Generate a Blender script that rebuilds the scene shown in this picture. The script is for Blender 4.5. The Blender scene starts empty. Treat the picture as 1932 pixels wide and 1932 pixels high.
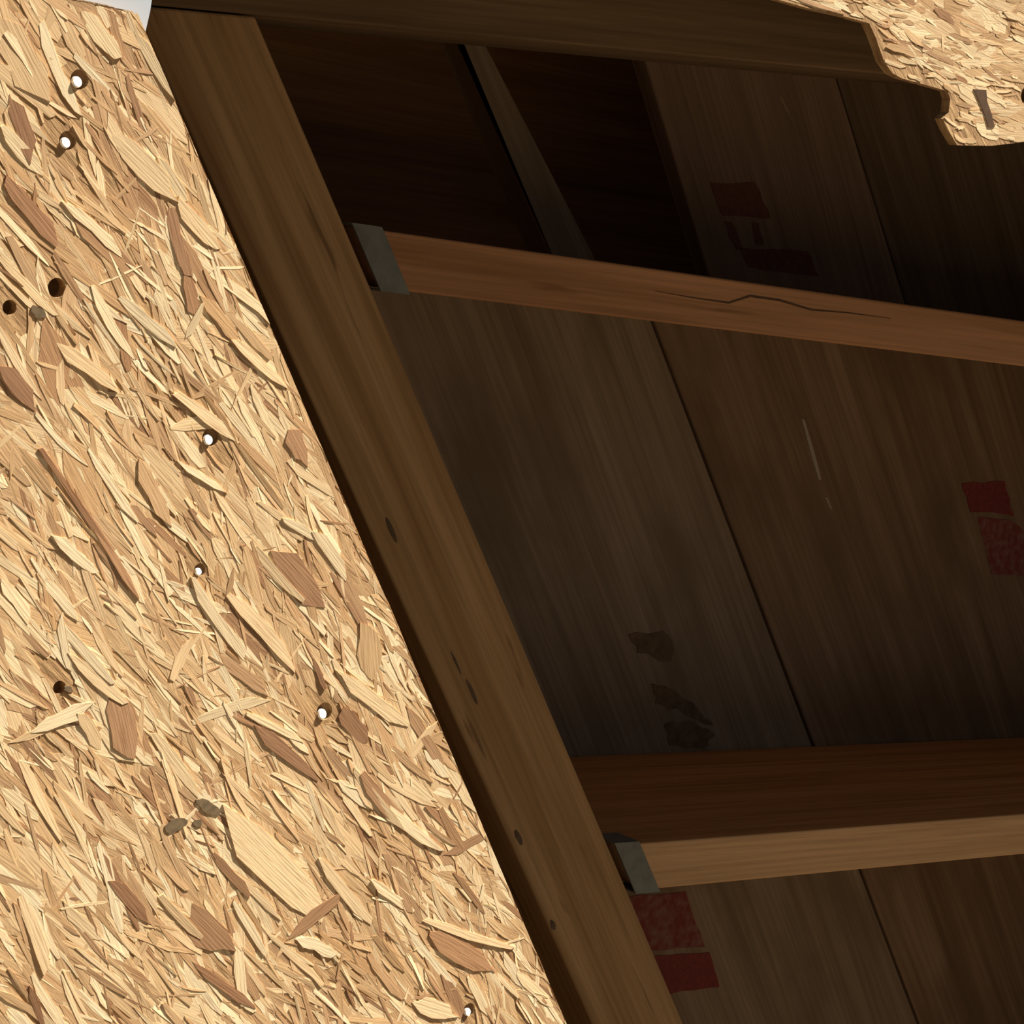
import bpy, bmesh, math, random
from mathutils import Vector, Matrix
from mathutils.geometry import tessellate_polygon, intersect_point_line

random.seed(7)
S = bpy.context.scene
COL = S.collection

# ---------------------------------------------------------------- camera
# wall frame: X along the joists, Y into the wall, Z up; the camera stands left of the opening and looks along the wall
F, CX, CY, EYE = 4200.0, 966.0, 966.0, 1.60
W = Vector((-3333, -886, F)).normalized()
U = Vector((5292, 252, F)); U = (U - W * U.dot(W)).normalized()
UP = -(W.cross(U))
right = Vector((U.x, W.x, UP.x)); down = Vector((U.y, W.y, UP.y)); fwd = Vector((U.z, W.z, UP.z))
cam = bpy.data.cameras.new('camera'); cam_o = bpy.data.objects.new('camera', cam); COL.objects.link(cam_o)
cam.sensor_width = 36.0; cam.lens = F / 1932 * 36.0; cam.clip_start = 0.05
m = Matrix.Identity(4)
for i in range(3):
    m[i][0] = right[i]; m[i][1] = -down[i]; m[i][2] = -fwd[i]
m[2][3] = EYE
cam_o.matrix_world = m
S.camera = cam_o

# ---------------------------------------------------------------- world, sun, exposure
wd = bpy.data.worlds.new('sky'); S.world = wd; wd.use_nodes = True
wd.node_tree.nodes['Background'].inputs[0].default_value = (0.88, 0.92, 1.0, 1)
wd.node_tree.nodes['Background'].inputs[1].default_value = 0.115
GRAZE = math.radians(12.3)
ip = Vector((0.50, 0, 0.866)).normalized()
SUN = (ip * math.cos(GRAZE) + Vector((0, -1, 0)) * math.sin(GRAZE)).normalized()   # towards the sun
sl = bpy.data.lights.new('sun', 'SUN'); sl.energy = 13.7; sl.angle = math.radians(0.53); sl.color = (1.0, 0.915, 0.79)
so = bpy.data.objects.new('sun', sl); COL.objects.link(so)
so.rotation_euler = SUN.to_track_quat('Z', 'Y').to_euler(); so.location = (3, -3, 6)
S.view_settings.view_transform = 'Standard'; S.view_settings.look = 'None'
S.view_settings.gamma = 1.0; S.view_settings.use_curve_mapping = False
S.view_settings.exposure = 0.0

# ---------------------------------------------------------------- helpers
D_OSB, D_J, D_B = 0.940, 1.138, 1.373      # distances of the sheathing, the joist edges and the back boards from the eye plane

def at(x, y, d):
    """point of the wall plane at depth d that a measured photo position belongs to -> (X, Z)"""
    r = Vector((x - CX, y - CY, F)); p = r * (d / r.dot(W))
    return Vector((p.dot(U), p.dot(UP) + EYE))

def lin(c):
    return tuple(((v / 255 / 12.92) if v <= 10 else ((v / 255 + 0.055) / 1.055) ** 2.4) for v in c)

def link(o, parent=None):
    COL.objects.link(o)
    if parent is not None: o.parent = parent
    return o

def mesh_obj(name, verts, faces, mat, parent=None):
    me = bpy.data.meshes.new(name); me.from_pydata(verts, [], faces); me.update()
    if mat: me.materials.append(mat)
    return link(bpy.data.objects.new(name, me), parent)

def tag(o, label, cat, group=None):
    o['label'] = label; o['category'] = cat
    if group: o['group'] = group
    return o

def struct(o):
    o['kind'] = 'structure'; return o

def prism(poly, d0, d1):
    """closed polygon [(X, Z)] extruded from depth d0 (front) to d1"""
    n = len(poly)
    area = sum(poly[i][0] * poly[(i + 1) % n][1] - poly[(i + 1) % n][0] * poly[i][1] for i in range(n))
    if area < 0: poly = poly[::-1]
    vs = [(p[0], d0, p[1]) for p in poly] + [(p[0], d1, p[1]) for p in poly]
    fs = [tuple(range(n)), tuple(range(2 * n - 1, n - 1, -1))]
    for i in range(n):
        j = (i + 1) % n; fs.append((j, i, i + n, j + n))
    return vs, fs

def box(name, x0, x1, y0, y1, z0, z1, mat, parent=None):
    v, f = prism([(x0, z0), (x1, z0), (x1, z1), (x0, z1)], y0, y1)
    return mesh_obj(name, v, f, mat, parent)

# ---------------------------------------------------------------- materials
def nodes(name):
    m = bpy.data.materials.new(name); m.use_nodes = True
    nt = m.node_tree; b = nt.nodes['Principled BSDF']
    return m, nt, b

def N(nt, typ, **kw):
    n = nt.nodes.new(typ)
    for k, v in kw.items(): setattr(n, k, v)
    return n

def ramp(nt, stops, fac):
    r = N(nt, 'ShaderNodeValToRGB'); e = r.color_ramp.elements
    e[0].position, e[0].color = stops[0][0], (*stops[0][1], 1)
    e[1].position, e[1].color = stops[-1][0], (*stops[-1][1], 1)
    for p, c in stops[1:-1]:
        k = e.new(p); k.color = (*c, 1)
    nt.links.new(fac, r.inputs[0]); return r.outputs[0]

def noise(nt, vec, scale, detail=4, rough=0.55):
    n = N(nt, 'ShaderNodeTexNoise'); n.inputs['Scale'].default_value = scale
    n.inputs['Detail'].default_value = detail; n.inputs['Roughness'].default_value = rough
    if vec is not None: nt.links.new(vec, n.inputs['Vector'])
    return n.outputs['Fac']

def mapping(nt, src, scale, loc=(0, 0, 0)):
    mp = N(nt, 'ShaderNodeMapping'); mp.inputs['Scale'].default_value = scale; mp.inputs['Location'].default_value = loc
    nt.links.new(src, mp.inputs['Vector']); return mp.outputs[0]

def mix(nt, a, b, fac, mode='MIX'):
    x = N(nt, 'ShaderNodeMix', data_type='RGBA', blend_type=mode)
    if isinstance(fac, float): x.inputs[0].default_value = fac
    else: nt.links.new(fac, x.inputs[0])
    for s, v in ((6, a), (7, b)):
        if isinstance(v, tuple): x.inputs[s].default_value = (*v[:3], 1)
        else: nt.links.new(v, x.inputs[s])
    return x.outputs[2]

def bump(nt, b, h, strength=0.3, dist=0.001):
    bp = N(nt, 'ShaderNodeBump'); bp.inputs['Strength'].default_value = strength; bp.inputs['Distance'].default_value = dist
    nt.links.new(h, bp.inputs['Height']); nt.links.new(bp.outputs[0], b.inputs['Normal'])

def lumber(name, dark, mid, light, seed=0, streak=None, streak_amt=0.6, gscale=1.0, stains=None):
    """sawn wood, grain along local X"""
    m, nt, b = nodes(name)
    tc = N(nt, 'ShaderNodeTexCoord').outputs['Object']
    g1 = noise(nt, mapping(nt, tc, (2.5 * gscale, 60, 60 * gscale), (seed, seed * 1.7, 0)), 1.0, 5)
    g2 = noise(nt, mapping(nt, tc, (6, 300, 300), (0, seed, seed)), 1.0, 3)
    c = ramp(nt, [(0.30, dark), (0.5, mid), (0.72, light)], g1)
    fine = ramp(nt, [(0.3, (0.72, 0.70, 0.66)), (0.7, (1.12, 1.1, 1.08))], g2)
    c = mix(nt, c, fine, 0.8, 'MULTIPLY')
    if streak:
        s = noise(nt, mapping(nt, tc, (9, 95, 95), (seed + 3, 0, seed)), 1.0, 2)
        sf = ramp(nt, [(0.66, (0, 0, 0)), (0.72, (streak_amt,) * 3)], s)
        c = mix(nt, c, streak, sf)
    if stains:
        s = noise(nt, mapping(nt, tc, (5, 12, 12), (seed, 2, seed)), 1.0, 3)
        sf = ramp(nt, [(0.48, (0, 0, 0)), (0.68, (0.8,) * 3)], s)
        c = mix(nt, c, stains, sf)
    nt.links.new(c, b.inputs['Base Color'])
    b.inputs['Roughness'].default_value = 0.85; b.inputs['Specular IOR Level'].default_value = 0.2
    bump(nt, b, g2, 0.25, 0.0006)
    return m

def plain(name, col, rough=0.7, metal=0.0, var=0.12, scale=60):
    m, nt, b = nodes(name)
    tc = N(nt, 'ShaderNodeTexCoord').outputs['Object']
    n = noise(nt, tc, scale, 4)
    c = ramp(nt, [(0.3, tuple(v * (1 - var) for v in col)), (0.7, tuple(min(1, v * (1 + var)) for v in col))], n)
    nt.links.new(c, b.inputs['Base Color'])
    b.inputs['Roughness'].default_value = rough; b.inputs['Metallic'].default_value = metal
    return m

# strands: colour of each strand in an attribute, grain along its own length
M_STRAND, nt, b = nodes('strand_wood')
ca = N(nt, 'ShaderNodeVertexColor', layer_name='strand_colour').outputs[0]
uv = N(nt, 'ShaderNodeUVMap', uv_map='grain').outputs[0]
g = noise(nt, mapping(nt, uv, (45, 1000, 1)), 1.0, 4, 0.6)
c = mix(nt, ca, ramp(nt, [(0.28, (0.55, 0.46, 0.38)), (0.5, (1, 1, 1)), (0.75, (1.2, 1.2, 1.18))], g), 0.75, 'MULTIPLY')
nt.links.new(c, b.inputs['Base Color']); b.inputs['Roughness'].default_value = 0.65; b.inputs['Specular IOR Level'].default_value = 0.3
bump(nt, b, g, 0.45, 0.0004)

M_OSB, nt, b = nodes('pressed_strand_core')
tc = N(nt, 'ShaderNodeTexCoord').outputs['Object']
rot = N(nt, 'ShaderNodeMapping'); rot.inputs['Rotation'].default_value = (0, math.radians(-42), 0); nt.links.new(tc, rot.inputs[0])
g = noise(nt, mapping(nt, rot.outputs[0], (45, 200, 330)), 1.0, 5, 0.65)
c = ramp(nt, [(0.3, (0.22, 0.115, 0.045)), (0.5, (0.42, 0.25, 0.11)), (0.7, (0.62, 0.42, 0.2))], g)
nt.links.new(c, b.inputs['Base Color']); b.inputs['Roughness'].default_value = 0.8
bump(nt, b, g, 0.6, 0.0012)

M_BEAM = lumber('beam_wood', (0.30, 0.165, 0.065), (0.40, 0.235, 0.10), (0.50, 0.31, 0.145), 1.3, streak=(0.09, 0.045, 0.015))
M_J1 = lumber('joist_wood_orange', (0.34, 0.165, 0.068), (0.44, 0.22, 0.10), (0.49, 0.255, 0.12), 4.1, streak=(0.2, 0.09, 0.035))
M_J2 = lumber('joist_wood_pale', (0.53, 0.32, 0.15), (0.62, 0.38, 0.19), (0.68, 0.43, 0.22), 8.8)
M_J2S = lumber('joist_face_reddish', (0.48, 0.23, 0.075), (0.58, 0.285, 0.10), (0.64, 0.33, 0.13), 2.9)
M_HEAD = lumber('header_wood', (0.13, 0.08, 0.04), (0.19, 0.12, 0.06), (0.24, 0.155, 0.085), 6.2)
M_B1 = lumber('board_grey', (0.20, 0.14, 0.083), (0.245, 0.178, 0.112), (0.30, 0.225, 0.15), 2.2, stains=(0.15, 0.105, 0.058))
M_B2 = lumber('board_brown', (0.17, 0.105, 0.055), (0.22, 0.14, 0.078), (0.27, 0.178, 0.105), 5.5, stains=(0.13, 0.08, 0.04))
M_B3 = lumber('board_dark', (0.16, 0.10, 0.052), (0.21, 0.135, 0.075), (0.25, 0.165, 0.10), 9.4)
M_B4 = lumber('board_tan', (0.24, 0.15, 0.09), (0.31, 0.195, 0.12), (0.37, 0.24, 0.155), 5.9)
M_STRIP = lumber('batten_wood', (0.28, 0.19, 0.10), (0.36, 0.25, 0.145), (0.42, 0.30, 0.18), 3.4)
M_RED = plain('red_ink', (0.17, 0.022, 0.014), 0.8, 0, 0.25, 300)
M_RED2, nt, b = nodes('worn_red_ink')
tc = N(nt, 'ShaderNodeTexCoord').outputs['Object']
c = mix(nt, (0.17, 0.028, 0.018), (0.22, 0.11, 0.075), ramp(nt, [(0.4, (0, 0, 0)), (0.68, (.8, .8, .8))], noise(nt, tc, 120, 2)))
nt.links.new(c, b.inputs['Base Color']); b.inputs['Roughness'].default_value = 0.85
M_FRED = plain('faded_red_ink', (0.19, 0.065, 0.035), 0.85, 0, 0.2, 200)
M_STAIN = plain('dark_stain', (0.115, 0.07, 0.033), 0.9, 0, 0.4, 120)
M_GOUGE = plain('exposed_dark_core', (0.085, 0.04, 0.014), 0.9, 0, 0.3, 200)
M_PALE = plain('raw_splinter', (0.34, 0.28, 0.21), 0.8, 0, 0.15, 400)
M_STEEL = plain('galvanised_steel', (0.15, 0.15, 0.12), 0.6, 0.1, 0.2, 90)
M_NAIL = plain('bright_nail', (0.85, 0.85, 0.82), 0.35, 0.3, 0.05, 300)
M_WRAP = plain('pale_wrap', (0.48, 0.54, 0.62), 0.6, 0, 0.05, 20)
M_ROOM = lumber('dark_lining', (0.44, 0.22, 0.09), (0.54, 0.28, 0.12), (0.62, 0.34, 0.16), 7.7)
M_BOUNCE = lumber('pale_bounce_lining', (0.50, 0.36, 0.22), (0.60, 0.44, 0.28), (0.68, 0.52, 0.34), 1.9)  # lining of the added enclosure, kept pale to bounce light inside
M_DIRT = plain('dry_ground', (0.10, 0.078, 0.052), 0.95, 0, 0.25, 6)

# ---------------------------------------------------------------- added ground and enclosure; the enclosure keeps the interior dark
struct(box('ground', -8, 10, -9, 9, -0.1, 0.0, M_DIRT))
X0, X1, DR = -0.5, 2.4, 1.62
struct(box('wall_back', X0, X1, DR, DR + 0.05, 0.0, 2.6, M_ROOM))
struct(box('added_wall_left', X0 - 0.05, X0, D_OSB, DR + 0.05, 0.0, 2.65, M_BOUNCE))  # unseen side, added to shut daylight out of the interior
struct(box('added_wall_right', X1, X1 + 0.05, D_OSB, DR + 0.05, 0.0, 2.65, M_BOUNCE))  # unseen like the left side, added for the same darkness
struct(box('added_ceiling', X0, X1, D_OSB, DR + 0.05, 2.6, 2.65, M_BOUNCE))  # unseen lid, added to keep light from above out

# ---------------------------------------------------------------- strand panels
def rough_line(a, b, n, amp, rnd):
    out = []
    d = (b - a); nrm = Vector((-d.y, d.x)).normalized()
    for i in range(n):
        t = i / (n - 1); o = 0 if i in (0, n - 1) else rnd.uniform(-amp, amp)
        out.append(a + d * t + nrm * o)
    return out

rnd = random.Random(11)
e_top, e_low = at(260, 22, D_OSB), at(1070, 1932, D_OSB)
ed = (e_low - e_top).normalized()
Z_SILL = EYE - 1.05
e_bot = e_top + ed * ((Z_SILL + 0.03 - e_top.y) / ed.y)
edge = rough_line(e_top + Vector((0.0, -0.0015)), e_bot, 70, 0.0007, rnd)
z_left_top = at(240, 17, D_OSB).y
corner = [Vector((X0, z_left_top)), Vector((e_top.x - 0.016, z_left_top)), Vector((e_top.x - 0.006, z_left_top - 0.0012))]
left_poly = corner + edge + [Vector((X0, Z_SILL + 0.03))]
# upper sheet: lower edge with the torn tab, then an unseen rest added round the opening to block the sun
tz = (at(1420, 0, D_OSB).y + at(1640, 45, D_OSB).y) / 2
tab_px = [(1640, 44), (1652, 70), (1668, 116), (1684, 138), (1702, 148), (1746, 160), (1788, 172), (1793, 186), (1790, 212), (1779, 224),
          (1788, 244), (1806, 274), (1870, 275), (1932, 268), (1985, 262)]
tab = [at(x, y, D_OSB) for x, y in tab_px]
XR = 1.95
top_edge = rough_line(Vector((X0, tz)), tab[0], 60, 0.0006, rnd)
right_side = [Vector((XR, tab[-1].y + 0.004)), Vector((XR, Z_SILL))]
top_poly = top_edge + tab[1:] + right_side + [Vector((X0, Z_SILL)), Vector((X0, 0.0)), Vector((X1, 0.0)), Vector((X1, 2.6)), Vector((X0, 2.6))]

def inside(p, poly):
    x, y = p; c = False; j = len(poly) - 1
    for i in range(len(poly)):
        a, b = poly[i], poly[j]
        if (a.y > y) != (b.y > y) and x < (b.x - a.x) * (y - a.y) / (b.y - a.y) + a.x: c = not c
        j = i
    return c

TH = 0.0068
v, f = prism([tuple(p) for p in left_poly], D_OSB, D_OSB + TH)
panel_l = mesh_obj('sheathing_panel', v, f, M_OSB)
tag(panel_l, 'sunlit oriented strand board sheet with a raked edge and scattered nails, filling the left side', 'board')
v, f = prism([tuple(p) for p in top_poly], D_OSB, D_OSB + TH)
panel_t = mesh_obj('sheathing_panel', v, f, M_OSB)
tag(panel_t, 'sunlit oriented strand board with a jagged notched tab hanging over the opening at upper right', 'board')

# nails and bored holes: photo position, radius (m), with a nail head or empty
spots = [(150, 150, .0042, 1), (128, 265, .0040, 1), (107, 543, .0042, 0), (397, 825, .0042, 1), (377, 1075, .0030, 1), (112, 1297, .0030, 0),
         (612, 1342, .0044, 1), (885, 1905, .0036, 1), (18, 580, .0032, 0)]
hole_c = [(at(x, y, D_OSB), r, k) for x, y, r, k in spots]

def cut(o, centres):
    """bore shallow round recesses into a sheet"""
    bm = bmesh.new()
    for c, r, k in centres:
        mt = Matrix.Translation((c.x, D_OSB, c.y)) @ Matrix.Rotation(math.pi / 2, 4, 'X')
        bmesh.ops.create_cone(bm, cap_ends=True, segments=18, radius1=r * 1.1, radius2=r * 1.1, depth=0.03 if k == 0 else (0.03 if k == 2 else 0.006), matrix=mt)
    bmesh.ops.recalc_face_normals(bm, faces=bm.faces)
    me = bpy.data.meshes.new('bore'); bm.to_mesh(me); bm.free()
    co = link(bpy.data.objects.new('bore', me))
    md = o.modifiers.new('bore', 'BOOLEAN'); md.object = co; md.operation = 'DIFFERENCE'; md.solver = 'EXACT'
    bpy.context.view_layer.update()
    dg = bpy.context.evaluated_depsgraph_get()
    nm = bpy.data.meshes.new_from_object(o.evaluated_get(dg))
    o.modifiers.clear(); o.data = nm
    bpy.data.objects.remove(co)
cut(panel_l, hole_c)
thole = [(at(1938, 180, D_OSB), .0055, 2)]
cut(panel_t, thole)

def make_nail(c, r, parent):
    """flat head sunk aslant in its recess, with a short shank"""
    bm = bmesh.new()
    bmesh.ops.create_cone(bm, cap_ends=True, segments=16, radius1=r * .66, radius2=r * .58, depth=0.0011)
    bmesh.ops.create_cone(bm, cap_ends=True, segments=8, radius1=.0013, radius2=.0013, depth=0.006, matrix=Matrix.Translation((0, 0, -.0035)))
    me = bpy.data.meshes.new('nail'); bm.to_mesh(me); bm.free(); me.materials.append(M_NAIL)
    o = link(bpy.data.objects.new('nail', me), parent)
    n = (Vector((0, -1, 0)) + SUN * 0.42).normalized()
    o.rotation_euler = n.to_track_quat('Z', 'Y').to_euler(); o.location = (c.x - r * .30, D_OSB - 0.0002, c.y - r * .30)
    return o
for c, r, k in hole_c:
    if k: make_nail(c, r, panel_l)['label'] = 'bright steel nail head sunk in the board'

PALE = [(0.80, 0.61, 0.36), (0.74, 0.54, 0.31), (0.84, 0.67, 0.42)]
MID = [(0.62, 0.415, 0.215), (0.55, 0.35, 0.175), (0.66, 0.45, 0.24), (0.57, 0.365, 0.19)]
DEEP = [(0.36, 0.195, 0.10), (0.31, 0.165, 0.085), (0.40, 0.225, 0.115)]
DARK = [(0.43, 0.255, 0.13), (0.36, 0.20, 0.10), (0.48, 0.30, 0.155)]

class Strands:
    def __init__(s): s.v, s.f, s.c, s.uv = [], [], [], []
    def add(s, c, ang, L, Wd, h, col, rnd, clip=None, bend=0.0, tilt=None, ragged=1.0):
        """one flake: an uneven strip with split ends, raised h over the sheet and tilted a little"""
        ca, sa = math.cos(ang), math.sin(ang)
        n = 5
        ts = [-.5, -.28, 0, .26, .5]
        up_, lo_ = [], []
        for i, t in enumerate(ts):
            wv = Wd * .5 * (1 if 0 < i < n - 1 else rnd.uniform(.08, .6))
            j1, j2 = rnd.uniform(-.12, .12) * Wd * ragged, rnd.uniform(-.12, .12) * Wd * ragged
            off = bend * (t * t * 4 - .5) * L
            e = 0 if 0 < i < n - 1 else rnd.uniform(-.5, .5) * Wd * .9
            up_.append((t * L + e, wv + j1 + off)); lo_.append((t * L - e * .6, -wv + j2 + off))
        pts = up_ + lo_[::-1]
        tl = tilt if tilt is not None else (rnd.uniform(-.6, .6) * h, rnd.uniform(-.5, .5) * h)
        P = []
        for (a, b2) in pts:
            q = Vector((c[0] + a * ca - b2 * sa, c[1] + a * sa + b2 * ca))
            hh = max(.00008, h + tl[0] * 2 * a / L + tl[1] * 2 * b2 / max(Wd, 1e-5) * .5)
            P.append((q, hh, a, b2))
        if clip and not clip(P): return False
        k = len(s.v); m_ = len(P)
        for q, hh, a, b2 in P: s.v.append((q.x, D_OSB - hh, q.y))
        for q, hh, a, b2 in P: s.v.append((q.x, D_OSB + .0003, q.y))
        ou, ov = rnd.uniform(0, 50), rnd.uniform(0, 50)
        uvp = [(a + ou, b2 + ov) for _, _, a, b2 in P] * 2
        for i in range(n - 1):   # counter-clockwise seen from the front
            quad = (k + i, k + m_ - 1 - i, k + m_ - 2 - i, k + i + 1)
            s.f.append(quad)
        for i in range(m_):
            j = (i + 1) % m_
            s.f.append((k + i, k + j, k + m_ + j, k + m_ + i))
        s.c += [col] * (2 * m_); s.uv += uvp
        return True
    def build(s, name, parent):
        o = mesh_obj(name, s.v, s.f, M_STRAND, parent)
        me = o.data
        ca = me.color_attributes.new('strand_colour', 'FLOAT_COLOR', 'POINT')
        ca.data.foreach_set('color', [x for c in s.c for x in (*c, 1.0)])
        ul = me.uv_layers.new(name='grain')
        vi = [0] * len(me.loops); me.loops.foreach_get('vertex_index', vi)
        ul.data.foreach_set('uv', [x for i in vi for x in s.uv[i]])
        return o

def seg_dist(p, a, b):
    d = b - a; t = max(0, min(1, (p - a).dot(d) / max(d.length_squared, 1e-12)))
    return (p - (a + d * t)).length

def clear_of_holes(c, ang, L, Wd, holes):
    dv = Vector((math.cos(ang), math.sin(ang))) * L * .5
    a, b2 = Vector(c) - dv, Vector(c) + dv
    return all(seg_dist(h, a, b2) > Wd * .5 + r * .95 for h, r, k in holes)

def jit(col, rnd, a=.08):
    s = 1 + rnd.uniform(-a, a); t = rnd.uniform(-a * .4, a * .4)
    return (min(1, col[0] * s), min(1, col[1] * s * (1 + t)), min(1, col[2] * s * (1 + 2 * t)))

def edge_clip_left(P):
    """trim what passes the raked edge or the top so that the flake ends with the sheet"""
    ok = False
    for i, (q, hh, a, b2) in enumerate(P):
        xe = e_top.x + (q.y - e_top.y) * ed.x / ed.y - .0006
        zt = z_left_top - .0006
        x, z = q.x, q.y
        if x > xe: x = xe
        else: ok = True
        if z > zt: z = zt
        P[i] = (Vector((x, z)), hh, a, b2)
    return ok

# large flakes of the left sheet that stand out in the photograph: x0, y0, x1, y1, width (photo pixels), tone
big = [(425, 1545, 612, 1728, 62, 'P'), (640, 1690, 545, 1770, 22, 'D'), (62, 1378, 168, 1332, 26, 'P'), (150, 1345, 188, 1412, 24, 'P'),
       (215, 1300, 245, 1430, 46, 'D'), (130, 1235, 236, 1325, 26, 'P'), (318, 380, 352, 520, 20, 'D'), (352, 520, 372, 600, 26, 'D'),
       (350, 640, 382, 572, 12, 'P'), (10, 340, 108, 462, 34, 'D'), (5, 690, 65, 765, 34, 'D'), (215, 255, 330, 372, 44, 'P'),
       (335, 380, 410, 470, 26, 'P'), (75, 845, 250, 1105, 12, 'D'), (380, 850, 376, 895, 36, 'D'), (335, 870, 425, 930, 12, 'P'),
       (480, 1035, 570, 1135, 16, 'P'), (535, 980, 600, 1020, 16, 'P'), (590, 1000, 655, 1090, 24, 'P'), (520, 1050, 600, 1140, 56, 'D'),
       (545, 810, 575, 870, 34, 'D'), (665, 1455, 760, 1565, 16, 'P'), (680, 1460, 770, 1570, 28, 'D'), (700, 1500, 830, 1605, 22, 'P'),
       (800, 1735, 965, 1790, 14, 'P'), (810, 1760, 930, 1830, 40, 'D'), (640, 1270, 770, 1370, 30, 'P'), (590, 1240, 612, 1300, 9, 'D'),
       (645, 1340, 690, 1400, 30, 'D'), (690, 1175, 700, 1280, 40, 'M'), (0, 30, 75, 180, 60, 'M'), (60, 20, 150, 130, 40, 'P'),
       (10, 60, 80, 160, 16, 'P'), (20, 180, 60, 300, 30, 'D'), (225, 560, 330, 650, 22, 'P'), (110, 650, 220, 735, 28, 'P'),
       (330, 740, 450, 830, 20, 'P'), (260, 870, 320, 990, 26, 'M'), (100, 1010, 180, 1080, 24, 'P'), (110, 1170, 210, 1290, 18, 'P'),
       (360, 1090, 460, 1240, 22, 'P'), (430, 1120, 560, 1260, 26, 'P'), (465, 1345, 570, 1400, 14, 'P'), (480, 1370, 600, 1470, 24, 'D'),
       (360, 1720, 430, 1790, 60, 'D'), (40, 1690, 90, 1830, 24, 'P'), (210, 1660, 280, 1740, 24, 'D'), (300, 1690, 380, 1770, 16, 'P'),
       (400, 1610, 470, 1690, 18, 'D'), (440, 1700, 500, 1800, 14, 'P'), (55, 1860, 80, 1932, 16, 'D'), (365, 1820, 480, 1900, 20, 'D'),
       (600, 1620, 700, 1740, 20, 'P'), (700, 1660, 780, 1720, 18, 'P'), (560, 1770, 630, 1800, 22, 'P'), (780, 1890, 860, 1915, 30, 'P'),
       (160, 960, 260, 1130, 14, 'D'), (440, 640, 540, 730, 18, 'P'), (300, 300, 350, 380, 22, 'P'), (255, 60, 330, 190, 18, 'P'),
       (160, 20, 220, 110, 30, 'P'), (380, 560, 450, 640, 24, 'M'), (0, 240, 80, 330, 26, 'P'), (120, 380, 230, 480, 20, 'P')]
rs = random.Random(3)
singles = []
for (x0, y0, x1, y1, wpx, tone) in big:
    a, b2 = at(x0, y0, D_OSB), at(x1, y1, D_OSB)
    d = b2 - a; L = d.length; ang = math.atan2(d.y, d.x)
    nx, ny = -(y1 - y0), (x1 - x0); nl = math.hypot(nx, ny)
    q = at((x0 + x1) / 2 + nx / nl * wpx / 2, (y0 + y1) / 2 + ny / nl * wpx / 2, D_OSB) - (a + b2) / 2
    wd_ = abs(-math.sin(ang) * q.x + math.cos(ang) * q.y) * 2
    col = jit(rs.choice({'P': PALE, 'D': DEEP, 'M': MID}[tone]), rs, .06)
    singles.append(((a + b2) / 2, ang, L, wd_, col, .00068 if tone == 'P' else .00062))
# further large flakes strewn between them
view_poly = [at(x, y, D_OSB) for x, y in ((-40, -20), (255, 25), (1065, 1960), (-40, 1960))]
xs = [p.x for p in view_poly]; zs = [p.y for p in view_poly]
while len(singles) < 250:
    p = Vector((rs.uniform(min(xs), max(xs)), rs.uniform(min(zs), max(zs))))
    if not inside(p, view_poly): continue
    ang = math.radians(rs.gauss(-46, 11)) if rs.random() < .95 else rs.uniform(0, math.pi)
    L, wd_ = rs.uniform(.022, .05), rs.uniform(.0022, .0065)
    col = jit(rs.choice(PALE if rs.random() < .62 else (MID if rs.random() < .5 else DARK)), rs)
    singles.append((p, ang, L, wd_, col, rs.uniform(.0003, .00048)))
for (c, ang, L, wd_, col, h) in singles:
    if not clear_of_holes(c, ang, L, wd_, hole_c): continue
    s_ = Strands()
    if s_.add(c, ang, L, wd_, h, col, rs, edge_clip_left, bend=rs.uniform(-.04, .04)): s_.build('strand', panel_l)

# everything else on the left sheet
fill = Strands()
mx0, mx1, mz0, mz1 = min(xs) - .12, max(xs) + .04, min(zs) - .06, max(zs) + .02
A = (mx1 - mx0) * (mz1 - mz0)
def strew(fill, count, Lr, Wr, hr, weights, spread, mean, rnd, holes, clip, region, cross=.1):
    for _ in range(count):
        p = (rnd.uniform(region[0], region[1]), rnd.uniform(region[2], region[3]))
        ang = math.radians(rnd.gauss(mean, spread)) if rnd.random() > cross else rnd.uniform(0, math.pi)
        L, wd_ = rnd.uniform(*Lr), rnd.uniform(*Wr)
        if holes and not clear_of_holes(p, ang, L, wd_, holes): continue
        r_ = rnd.random()
        col = jit(rnd.choice(PALE if r_ < weights[0] else (MID if r_ < weights[0] + weights[1] else DARK)), rnd, .09)
        fill.add(p, ang, L, wd_, rnd.uniform(*hr), col, rnd, clip, bend=rnd.uniform(-.025, .025))
reg = (mx0, mx1, mz0, mz1)
def clip_left_strict(P):
    q0 = P[2][0]
    xe = e_top.x + (q0.y - e_top.y) * ed.x / ed.y
    return q0.x < xe + .01 and edge_clip_left(P)
strew(fill, int(A * 3200), (.035, .095), (.006, .016), (.0001, .00022), (.34, .58), 12, -46.5, rs, hole_c, clip_left_strict, reg, .05)
strew(fill, int(A * 11000), (.02, .06), (.0018, .0045), (.00014, .0003), (.40, .50), 13, -46.5, rs, hole_c, clip_left_strict, reg, .05)
strew(fill, int(A * 8000), (.010, .035), (.0008, .0020), (.00016, .00038), (.50, .28), 16, -46.5, rs, hole_c, clip_left_strict, reg, .15)
o = fill.build('strand_layer', panel_l); o['kind'] = 'stuff'

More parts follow.
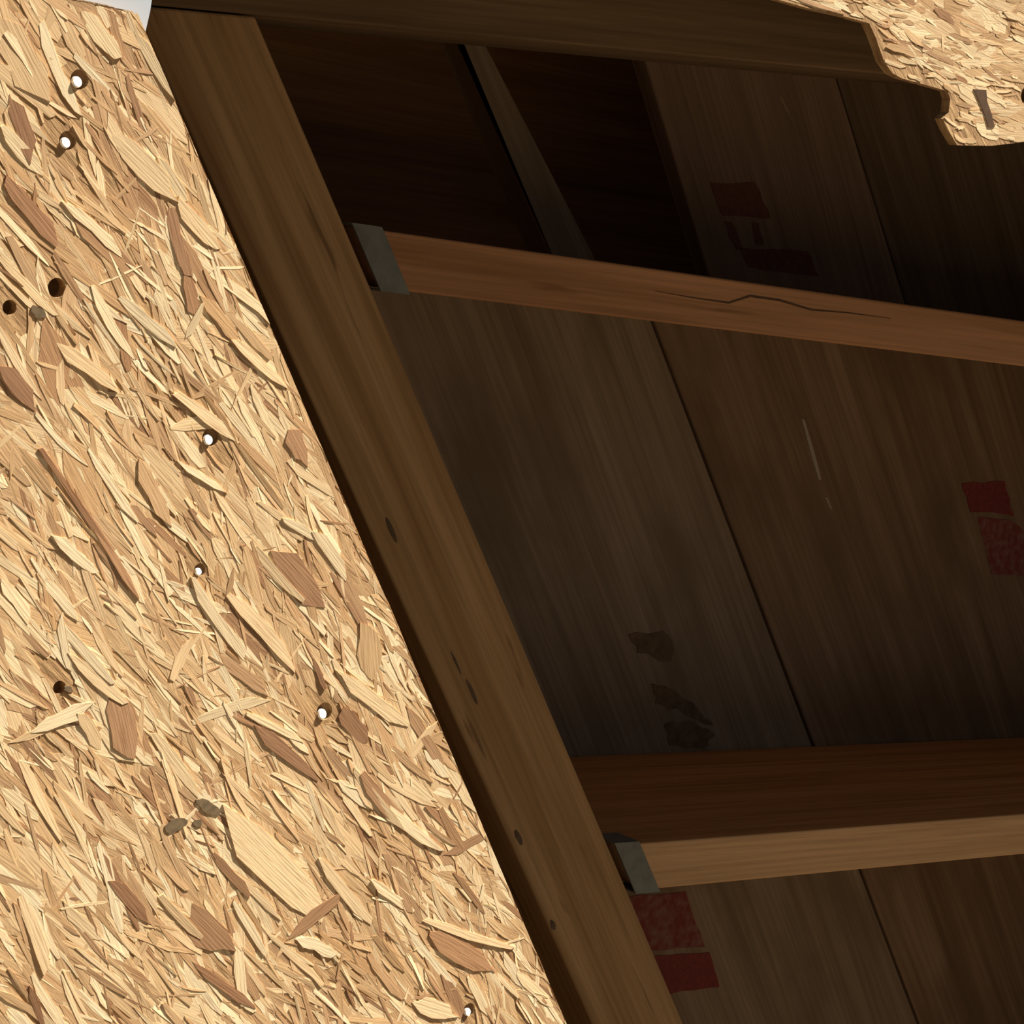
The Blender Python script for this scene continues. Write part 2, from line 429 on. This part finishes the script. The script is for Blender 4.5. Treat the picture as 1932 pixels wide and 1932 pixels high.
# the upper sheet: flakes run with its edge
tview = [at(x, y, D_OSB) for x, y in ((1380, -60), (2000, -60), (2000, 300), (1380, 300))]
txs = [p.x for p in tview]; tzs = [p.y for p in tview]
rt = random.Random(21)
def clip_top(P): return all(inside((q.x, q.y), top_poly) for q, hh, a, b2 in P)
for _ in range(400):
    p = Vector((rt.uniform(min(txs), max(txs)), rt.uniform(tz - .03, max(tzs) + .01)))
    if not inside(p, top_poly) or (p - thole[0][0]).length < .03: continue
    s_ = Strands()
    if s_.add(p, math.radians(rt.gauss(-6, 9)), rt.uniform(.015, .045), rt.uniform(.0018, .005), rt.uniform(.0002, .0004),
              jit(rt.choice(PALE if rt.random() < .6 else (MID if rt.random() < .6 else DARK)), rt), rt, clip_top): s_.build('strand', panel_t)
    if len(panel_t.children) >= 70: break
fill = Strands()
treg = (min(txs) - .05, max(txs) + .08, min(tzs) - .01, max(tzs) + .05)
TA = (treg[1] - treg[0]) * (treg[3] - treg[2])
strew(fill, int(TA * 9000), (.02, .06), (.005, .012), (.0001, .00022), (.6, .38), 8, -5, rt, thole, clip_top, treg, .03)
strew(fill, int(TA * 22000), (.006, .024), (.001, .003), (.00014, .0003), (.6, .32), 9, -5, rt, thole, clip_top, treg, .05)
o = fill.build('strand_layer', panel_t); o['kind'] = 'stuff'
# dark gouge in the tab
g_px = [(1838, 168), (1862, 170), (1864, 192), (1872, 215), (1878, 240), (1866, 240), (1858, 214), (1848, 190)]
v, f = prism([tuple(at(x, y, D_OSB - .0010)) for x, y in g_px], D_OSB - .0006, D_OSB)
mesh_obj('gouge', v, f, M_GOUGE, panel_t)

# knots and stains on the left sheet, as lens-shaped flakes of darker wood
M_KNOT = plain('dark_knot', (0.16, 0.11, 0.055), 0.8, 0, 0.3, 300)
for x, y, rx, ry, an in ((70, 588, 16, 10, -40), (330, 1556, 22, 13, 20), (392, 1522, 26, 11, -30), (372, 1552, 9, 8, 0), (128, 1300, 10, 6, -30)):
    c = at(x, y, D_OSB); k = []
    for i in range(14):
        t = 2 * math.pi * i / 14; r_ = rs.uniform(.75, 1.15)
        a, b2 = rx * math.cos(t) * r_, ry * math.sin(t) * r_; an_ = math.radians(-an)
        k.append(tuple(at(x + a * math.cos(an_) - b2 * math.sin(an_), y + a * math.sin(an_) + b2 * math.cos(an_), D_OSB)))
    v, f = prism(k, D_OSB - .0007, D_OSB)
    mesh_obj('knot', v, f, M_KNOT, panel_l)

# pale wrap strip behind the gap above the left sheet
e = at(262, 0, D_OSB + .02)
v, f = prism([(X0, z_left_top - .03), (e.x - .004, z_left_top - .03), (e.x, z_left_top + .002), (e.x + .004, tz + .02), (X0, tz + .02)], D_OSB + TH + .001, D_OSB + TH + .004)
tag(mesh_obj('wrap_strip', v, f, M_WRAP), 'small pale bluish-white strip of wrap above the top corner of the left board', 'wrap')

# ---------------------------------------------------------------- framing
def plank(name, p0, p1, width, d0, depth, mat, side=1, end0=None, end1=None, bev=.0015, parent=None):
    """sawn timber from p0 to p1 (one long front edge), `width` to one side in the wall plane, `depth` into the wall.
    end0 / end1: direction (X, Z) of a skewed end cut. Local X runs along the grain."""
    a, b2 = Vector(p0), Vector(p1); d = (b2 - a); L = d.length; d.normalize()
    n = Vector((-d.y, d.x)) * side
    def off(e):
        if e is None: return 0.0
        e = Vector(e).normalized(); return e.dot(d) / e.dot(n) * width
    s0, s1 = off(end0), off(end1)
    loc = [(0, 0), (L, 0), (L + s1, width * side), (s0, width * side)]
    v, f = prism(loc, 0, depth)
    me = bpy.data.meshes.new(name); me.from_pydata(v, [], f); me.update()
    if bev:
        bm = bmesh.new(); bm.from_mesh(me)
        bmesh.ops.bevel(bm, geom=bm.edges[:], offset=bev, segments=2, affect='EDGES', profile=.5)
        bm.to_mesh(me); bm.free()
    me.materials.append(mat)
    o = link(bpy.data.objects.new(name, me), parent)
    o.location = (a.x, d0, a.y); o.rotation_euler = (0, -math.atan2(d.y, d.x), 0)
    return o

br0, br1 = at(490, 50, D_J), at(1290, 1932, D_J)
bd = (br1 - br0).normalized(); bn = Vector((bd.y, -bd.x))      # bn points away from the joists
if bn.x > 0: bn = -bn
BW = .069
h0, h1 = at(470, 27, D_J), at(1640, 138, D_J); hd = (h1 - h0).normalized()
q_ = h0 - br0; start = br0 + bd * ((q_.x * hd.y - q_.y * hd.x) / (bd.x * hd.y - bd.y * hd.x) + .001); end_ = br0 + bd * ((Z_SILL - br0.y) / bd.y)
beam = plank('hip_beam', start, end_, BW, D_J, .19, M_BEAM, -1, end0=-hd)
tag(beam, 'raked tan timber beam running down beside the left strand board', 'beam')
for x, y, L, wpx in ((738, 1000, .020, .0035), (890, 1305, .022, .003), (978, 1580, .014, .004), (1043, 1745, .009, .004), (860, 1250, .02, .0016)):
    c = at(x, y, D_J); k = []
    for i in range(10):
        t = 2 * math.pi * i / 10
        q = c + bd * (L / 2 * math.cos(t)) + bn * (wpx / 2 * math.sin(t) * rs.uniform(.7, 1.2))
        k.append(tuple(q))
    v, f = prism(k, D_J - .0003, D_J + .001)
    o = mesh_obj('check_mark', v, f, M_STAIN); o.parent = beam; o.matrix_parent_inverse = Matrix.LocRotScale(beam.location, beam.rotation_euler, None).inverted()

# joists: at 16 inch centres, 1.5 x 9.25 inch
def beam_x(z, gap): return br0.x + (z - br0.y) * bd.x / bd.y + gap
JT, JD = .0355, .234
GAP = .0055
def joist(ztop, mat, label, drop=JT, side_mat=None):
    zb = ztop - drop
    a = Vector((beam_x(zb, GAP + .009), zb)); b2 = Vector((X1 - .002, zb))
    o = plank('joist', a, b2, drop, D_J, JD, mat, 1, end0=-bd)
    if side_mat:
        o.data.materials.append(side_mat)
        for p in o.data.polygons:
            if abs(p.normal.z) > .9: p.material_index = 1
    return tag(o, label, 'joist', 'skewed joists hung from the raked beam'), zb
z1 = (at(700, 432, D_J).y + at(1932, 605, D_J).y) / 2
z2 = (at(1150, 1590, D_J).y + at(1932, 1540, D_J).y) / 2
j1, zb1 = joist(z1, M_J1, 'orange-brown joist crossing the upper part of the dark opening, below the header')
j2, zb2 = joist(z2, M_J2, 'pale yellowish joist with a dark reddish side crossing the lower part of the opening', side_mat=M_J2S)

def hanger(zt, zb, label, run):
    e = bpy.data.objects.new('joist_hanger', None); link(e)
    e.empty_display_size = .02
    g0, g1 = GAP + .0006, GAP + run
    T = .0014
    def quad(g0, g1, zt, zb, d0, d1, name, mat=M_STEEL):
        pl = [(beam_x(zb, g0), zb), (beam_x(zb, g1), zb), (beam_x(zt, g1), zt), (beam_x(zt, g0), zt)]
        v, f = prism(pl, d0, d1); return mesh_obj(name, v, f, mat, e)
    quad(g0, g1, zt + .0005, zb - .0005, D_J - T, D_J, 'seat')
    quad(g0, g1, zt + .0005 + T, zt + .0005, D_J - T, D_J + .022, 'side_flange')
    quad(g0, g1, zb - .0005, zb - .0005 - T, D_J - T, D_J + .022, 'side_flange')
    for zz, s in ((zt + .0004, 1), (zb - .0004, -1)):
        quad(.0006, g0 + .001, zz + s * .022 if s > 0 else zz, zz if s > 0 else zz + s * .022, D_J + .045, D_J + .15, 'face_flange')
    return tag(e, label, 'bracket', 'steel hangers at the joist ends')
hanger(z1, zb1, 'grey galvanised steel hanger at the left end of the upper orange-brown joist', .023)
hanger(z2, zb2, 'grey galvanised steel hanger at the left end of the lower pale joist', .024)

ck = [(1235, 549), (1310, 562), (1375, 571), (1415, 558), (1470, 566), (1530, 584), (1600, 590), (1680, 601)]
cp = [tuple(at(x, y - 1.6 * math.sin(math.pi * i / 7) - .3, D_J)) for i, (x, y) in enumerate(ck)]
cp += [tuple(at(x, y + 2.2 * math.sin(math.pi * i / 7) + .3, D_J)) for i, (x, y) in reversed(list(enumerate(ck)))]
v, f = prism(cp, D_J - .0003, D_J + .001)
o = mesh_obj('crack', v, f, M_GOUGE); o.parent = j1
o.matrix_parent_inverse = Matrix.LocRotScale(j1.location, j1.rotation_euler, None).inverted()

# header across the top of the opening
ha = h0 - hd * .14; hb = h0 + hd * ((X1 - .03 - h0.x) / hd.x)
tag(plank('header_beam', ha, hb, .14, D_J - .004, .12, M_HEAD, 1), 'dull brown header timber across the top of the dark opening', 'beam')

# ---------------------------------------------------------------- boards behind the joists
def line_at(px0, px1, z, d=D_B):
    a, b2 = at(*px0, d), at(*px1, d)
    return Vector((a.x + (z - a.y) * (b2.x - a.x) / (b2.y - a.y), z))
def board(l0, r0, zt, zb, mat, label, shift=0.0, th=.018, gapl=.0028, gapr=.0028, group='boards lining the back of the opening'):
    """board between two slanting seams given as photo lines, cut level at zt and zb"""
    A0, A1 = line_at(*l0, zt), line_at(*l0, zb)
    B0, B1 = line_at(*r0, zt), line_at(*r0, zb)
    A0.x += gapl; A1.x += gapl; B0.x -= gapr; B1.x -= gapr
    d = (A1 - A0).normalized(); org = A0
    rot = math.atan2(d.y, d.x)
    def loc(p):
        q = p - org; return (q.dot(d), q.dot(Vector((-d.y, d.x))))
    v, f = prism([loc(A0), loc(A1), loc(B1), loc(B0)], 0, th)
    me = bpy.data.meshes.new('backing_board'); me.from_pydata(v, [], f); me.update()
    bm = bmesh.new(); bm.from_mesh(me); bmesh.ops.bevel(bm, geom=bm.edges[:], offset=.0015, segments=2, affect='EDGES', profile=.5); bm.to_mesh(me); bm.free()
    me.materials.append(mat)
    o = link(bpy.data.objects.new('backing_board', me))
    o.location = (org.x, D_B + shift, org.y); o.rotation_euler = (0, -rot, 0)
    tag(o, label, 'board', group)
    return o
SA = ((1250, 650), (1735, 1932)); SB = ((1590, 170), (1710, 560))
BL = ((330, 50), (1130, 1932))
RR = ((2230, 170), (2350, 560))
zj1 = EYE - .004; zlow = EYE - .95
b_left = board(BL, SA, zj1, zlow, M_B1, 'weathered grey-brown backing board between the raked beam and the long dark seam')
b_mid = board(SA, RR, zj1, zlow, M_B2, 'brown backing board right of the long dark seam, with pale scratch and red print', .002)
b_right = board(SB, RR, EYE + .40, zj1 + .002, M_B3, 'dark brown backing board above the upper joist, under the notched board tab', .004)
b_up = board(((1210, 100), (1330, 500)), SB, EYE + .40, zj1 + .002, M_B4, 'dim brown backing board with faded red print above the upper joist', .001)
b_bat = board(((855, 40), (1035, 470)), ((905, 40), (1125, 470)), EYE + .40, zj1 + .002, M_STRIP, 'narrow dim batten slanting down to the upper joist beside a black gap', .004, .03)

def on(o, child):
    child.parent = o
    child.matrix_parent_inverse = Matrix.LocRotScale(o.location, o.rotation_euler, None).inverted()
    return child
def print_patch(name, px, mat, board_o, lift=.0006, ragged=0.0):
    d = board_o.location.y
    pts = []
    n = len(px)
    for i in range(n):
        a, b2 = px[i], px[(i + 1) % n]
        for k in range(4):
            t = k / 4
            pts.append(tuple(at(a[0] + (b2[0] - a[0]) * t + rs.uniform(-ragged, ragged), a[1] + (b2[1] - a[1]) * t + rs.uniform(-ragged, ragged), d)))
    v, f = prism(pts, d - lift, d + .0004)
    return on(board_o, mesh_obj(name, v, f, mat))
R = 2.0
print_patch('ink_stamp', [(1340, 345), (1425, 345), (1455, 412), (1362, 408)], M_FRED, b_up, ragged=R)['label'] = 'faded red block print'
for q in ([(1366, 418), (1380, 418), (1400, 470), (1386, 470)], [(1418, 420), (1432, 420), (1440, 462), (1426, 462)],
          [(1395, 468), (1525, 474), (1545, 522), (1412, 505)]):
    print_patch('ink_stamp', q, M_FRED, b_up, ragged=R)
print_patch('ink_stamp', [(1813, 911), (1895, 908), (1911, 972), (1832, 965)], M_RED, b_mid, ragged=R)['label'] = 'solid dark red block print'
print_patch('ink_stamp', [(1842, 976), (1900, 978), (1940, 1010), (1965, 1085), (1872, 1085)], M_RED2, b_mid, ragged=R)
print_patch('ink_stamp', [(1180, 1692), (1292, 1682), (1330, 1785), (1222, 1795)], M_RED2, b_left, ragged=R)['label'] = 'worn red print'
print_patch('ink_stamp', [(1232, 1803), (1338, 1797), (1357, 1862), (1262, 1874)], M_RED, b_left, ragged=R)['label'] = 'solid red block print'
for q in ([(1188, 1196), (1255, 1192), (1275, 1225), (1262, 1250), (1205, 1230)], [(1222, 1288), (1262, 1292), (1320, 1340), (1345, 1372), (1290, 1345), (1240, 1325)],
          [(1255, 1365), (1300, 1358), (1345, 1385), (1330, 1412), (1262, 1408)]):
    print_patch('stain', q, M_STAIN, b_left, ragged=4)
print_patch('scratch', [(1512, 790), (1517, 792), (1535, 850), (1549, 905), (1544, 905), (1529, 855)], M_PALE, b_mid)
print_patch('scratch', [(1556, 938), (1560, 938), (1569, 960), (1566, 960)], M_PALE, b_mid)
print_patch('scratch', [(1468, 180), (1474, 182), (1500, 238), (1496, 238)], M_STRIP, b_up)
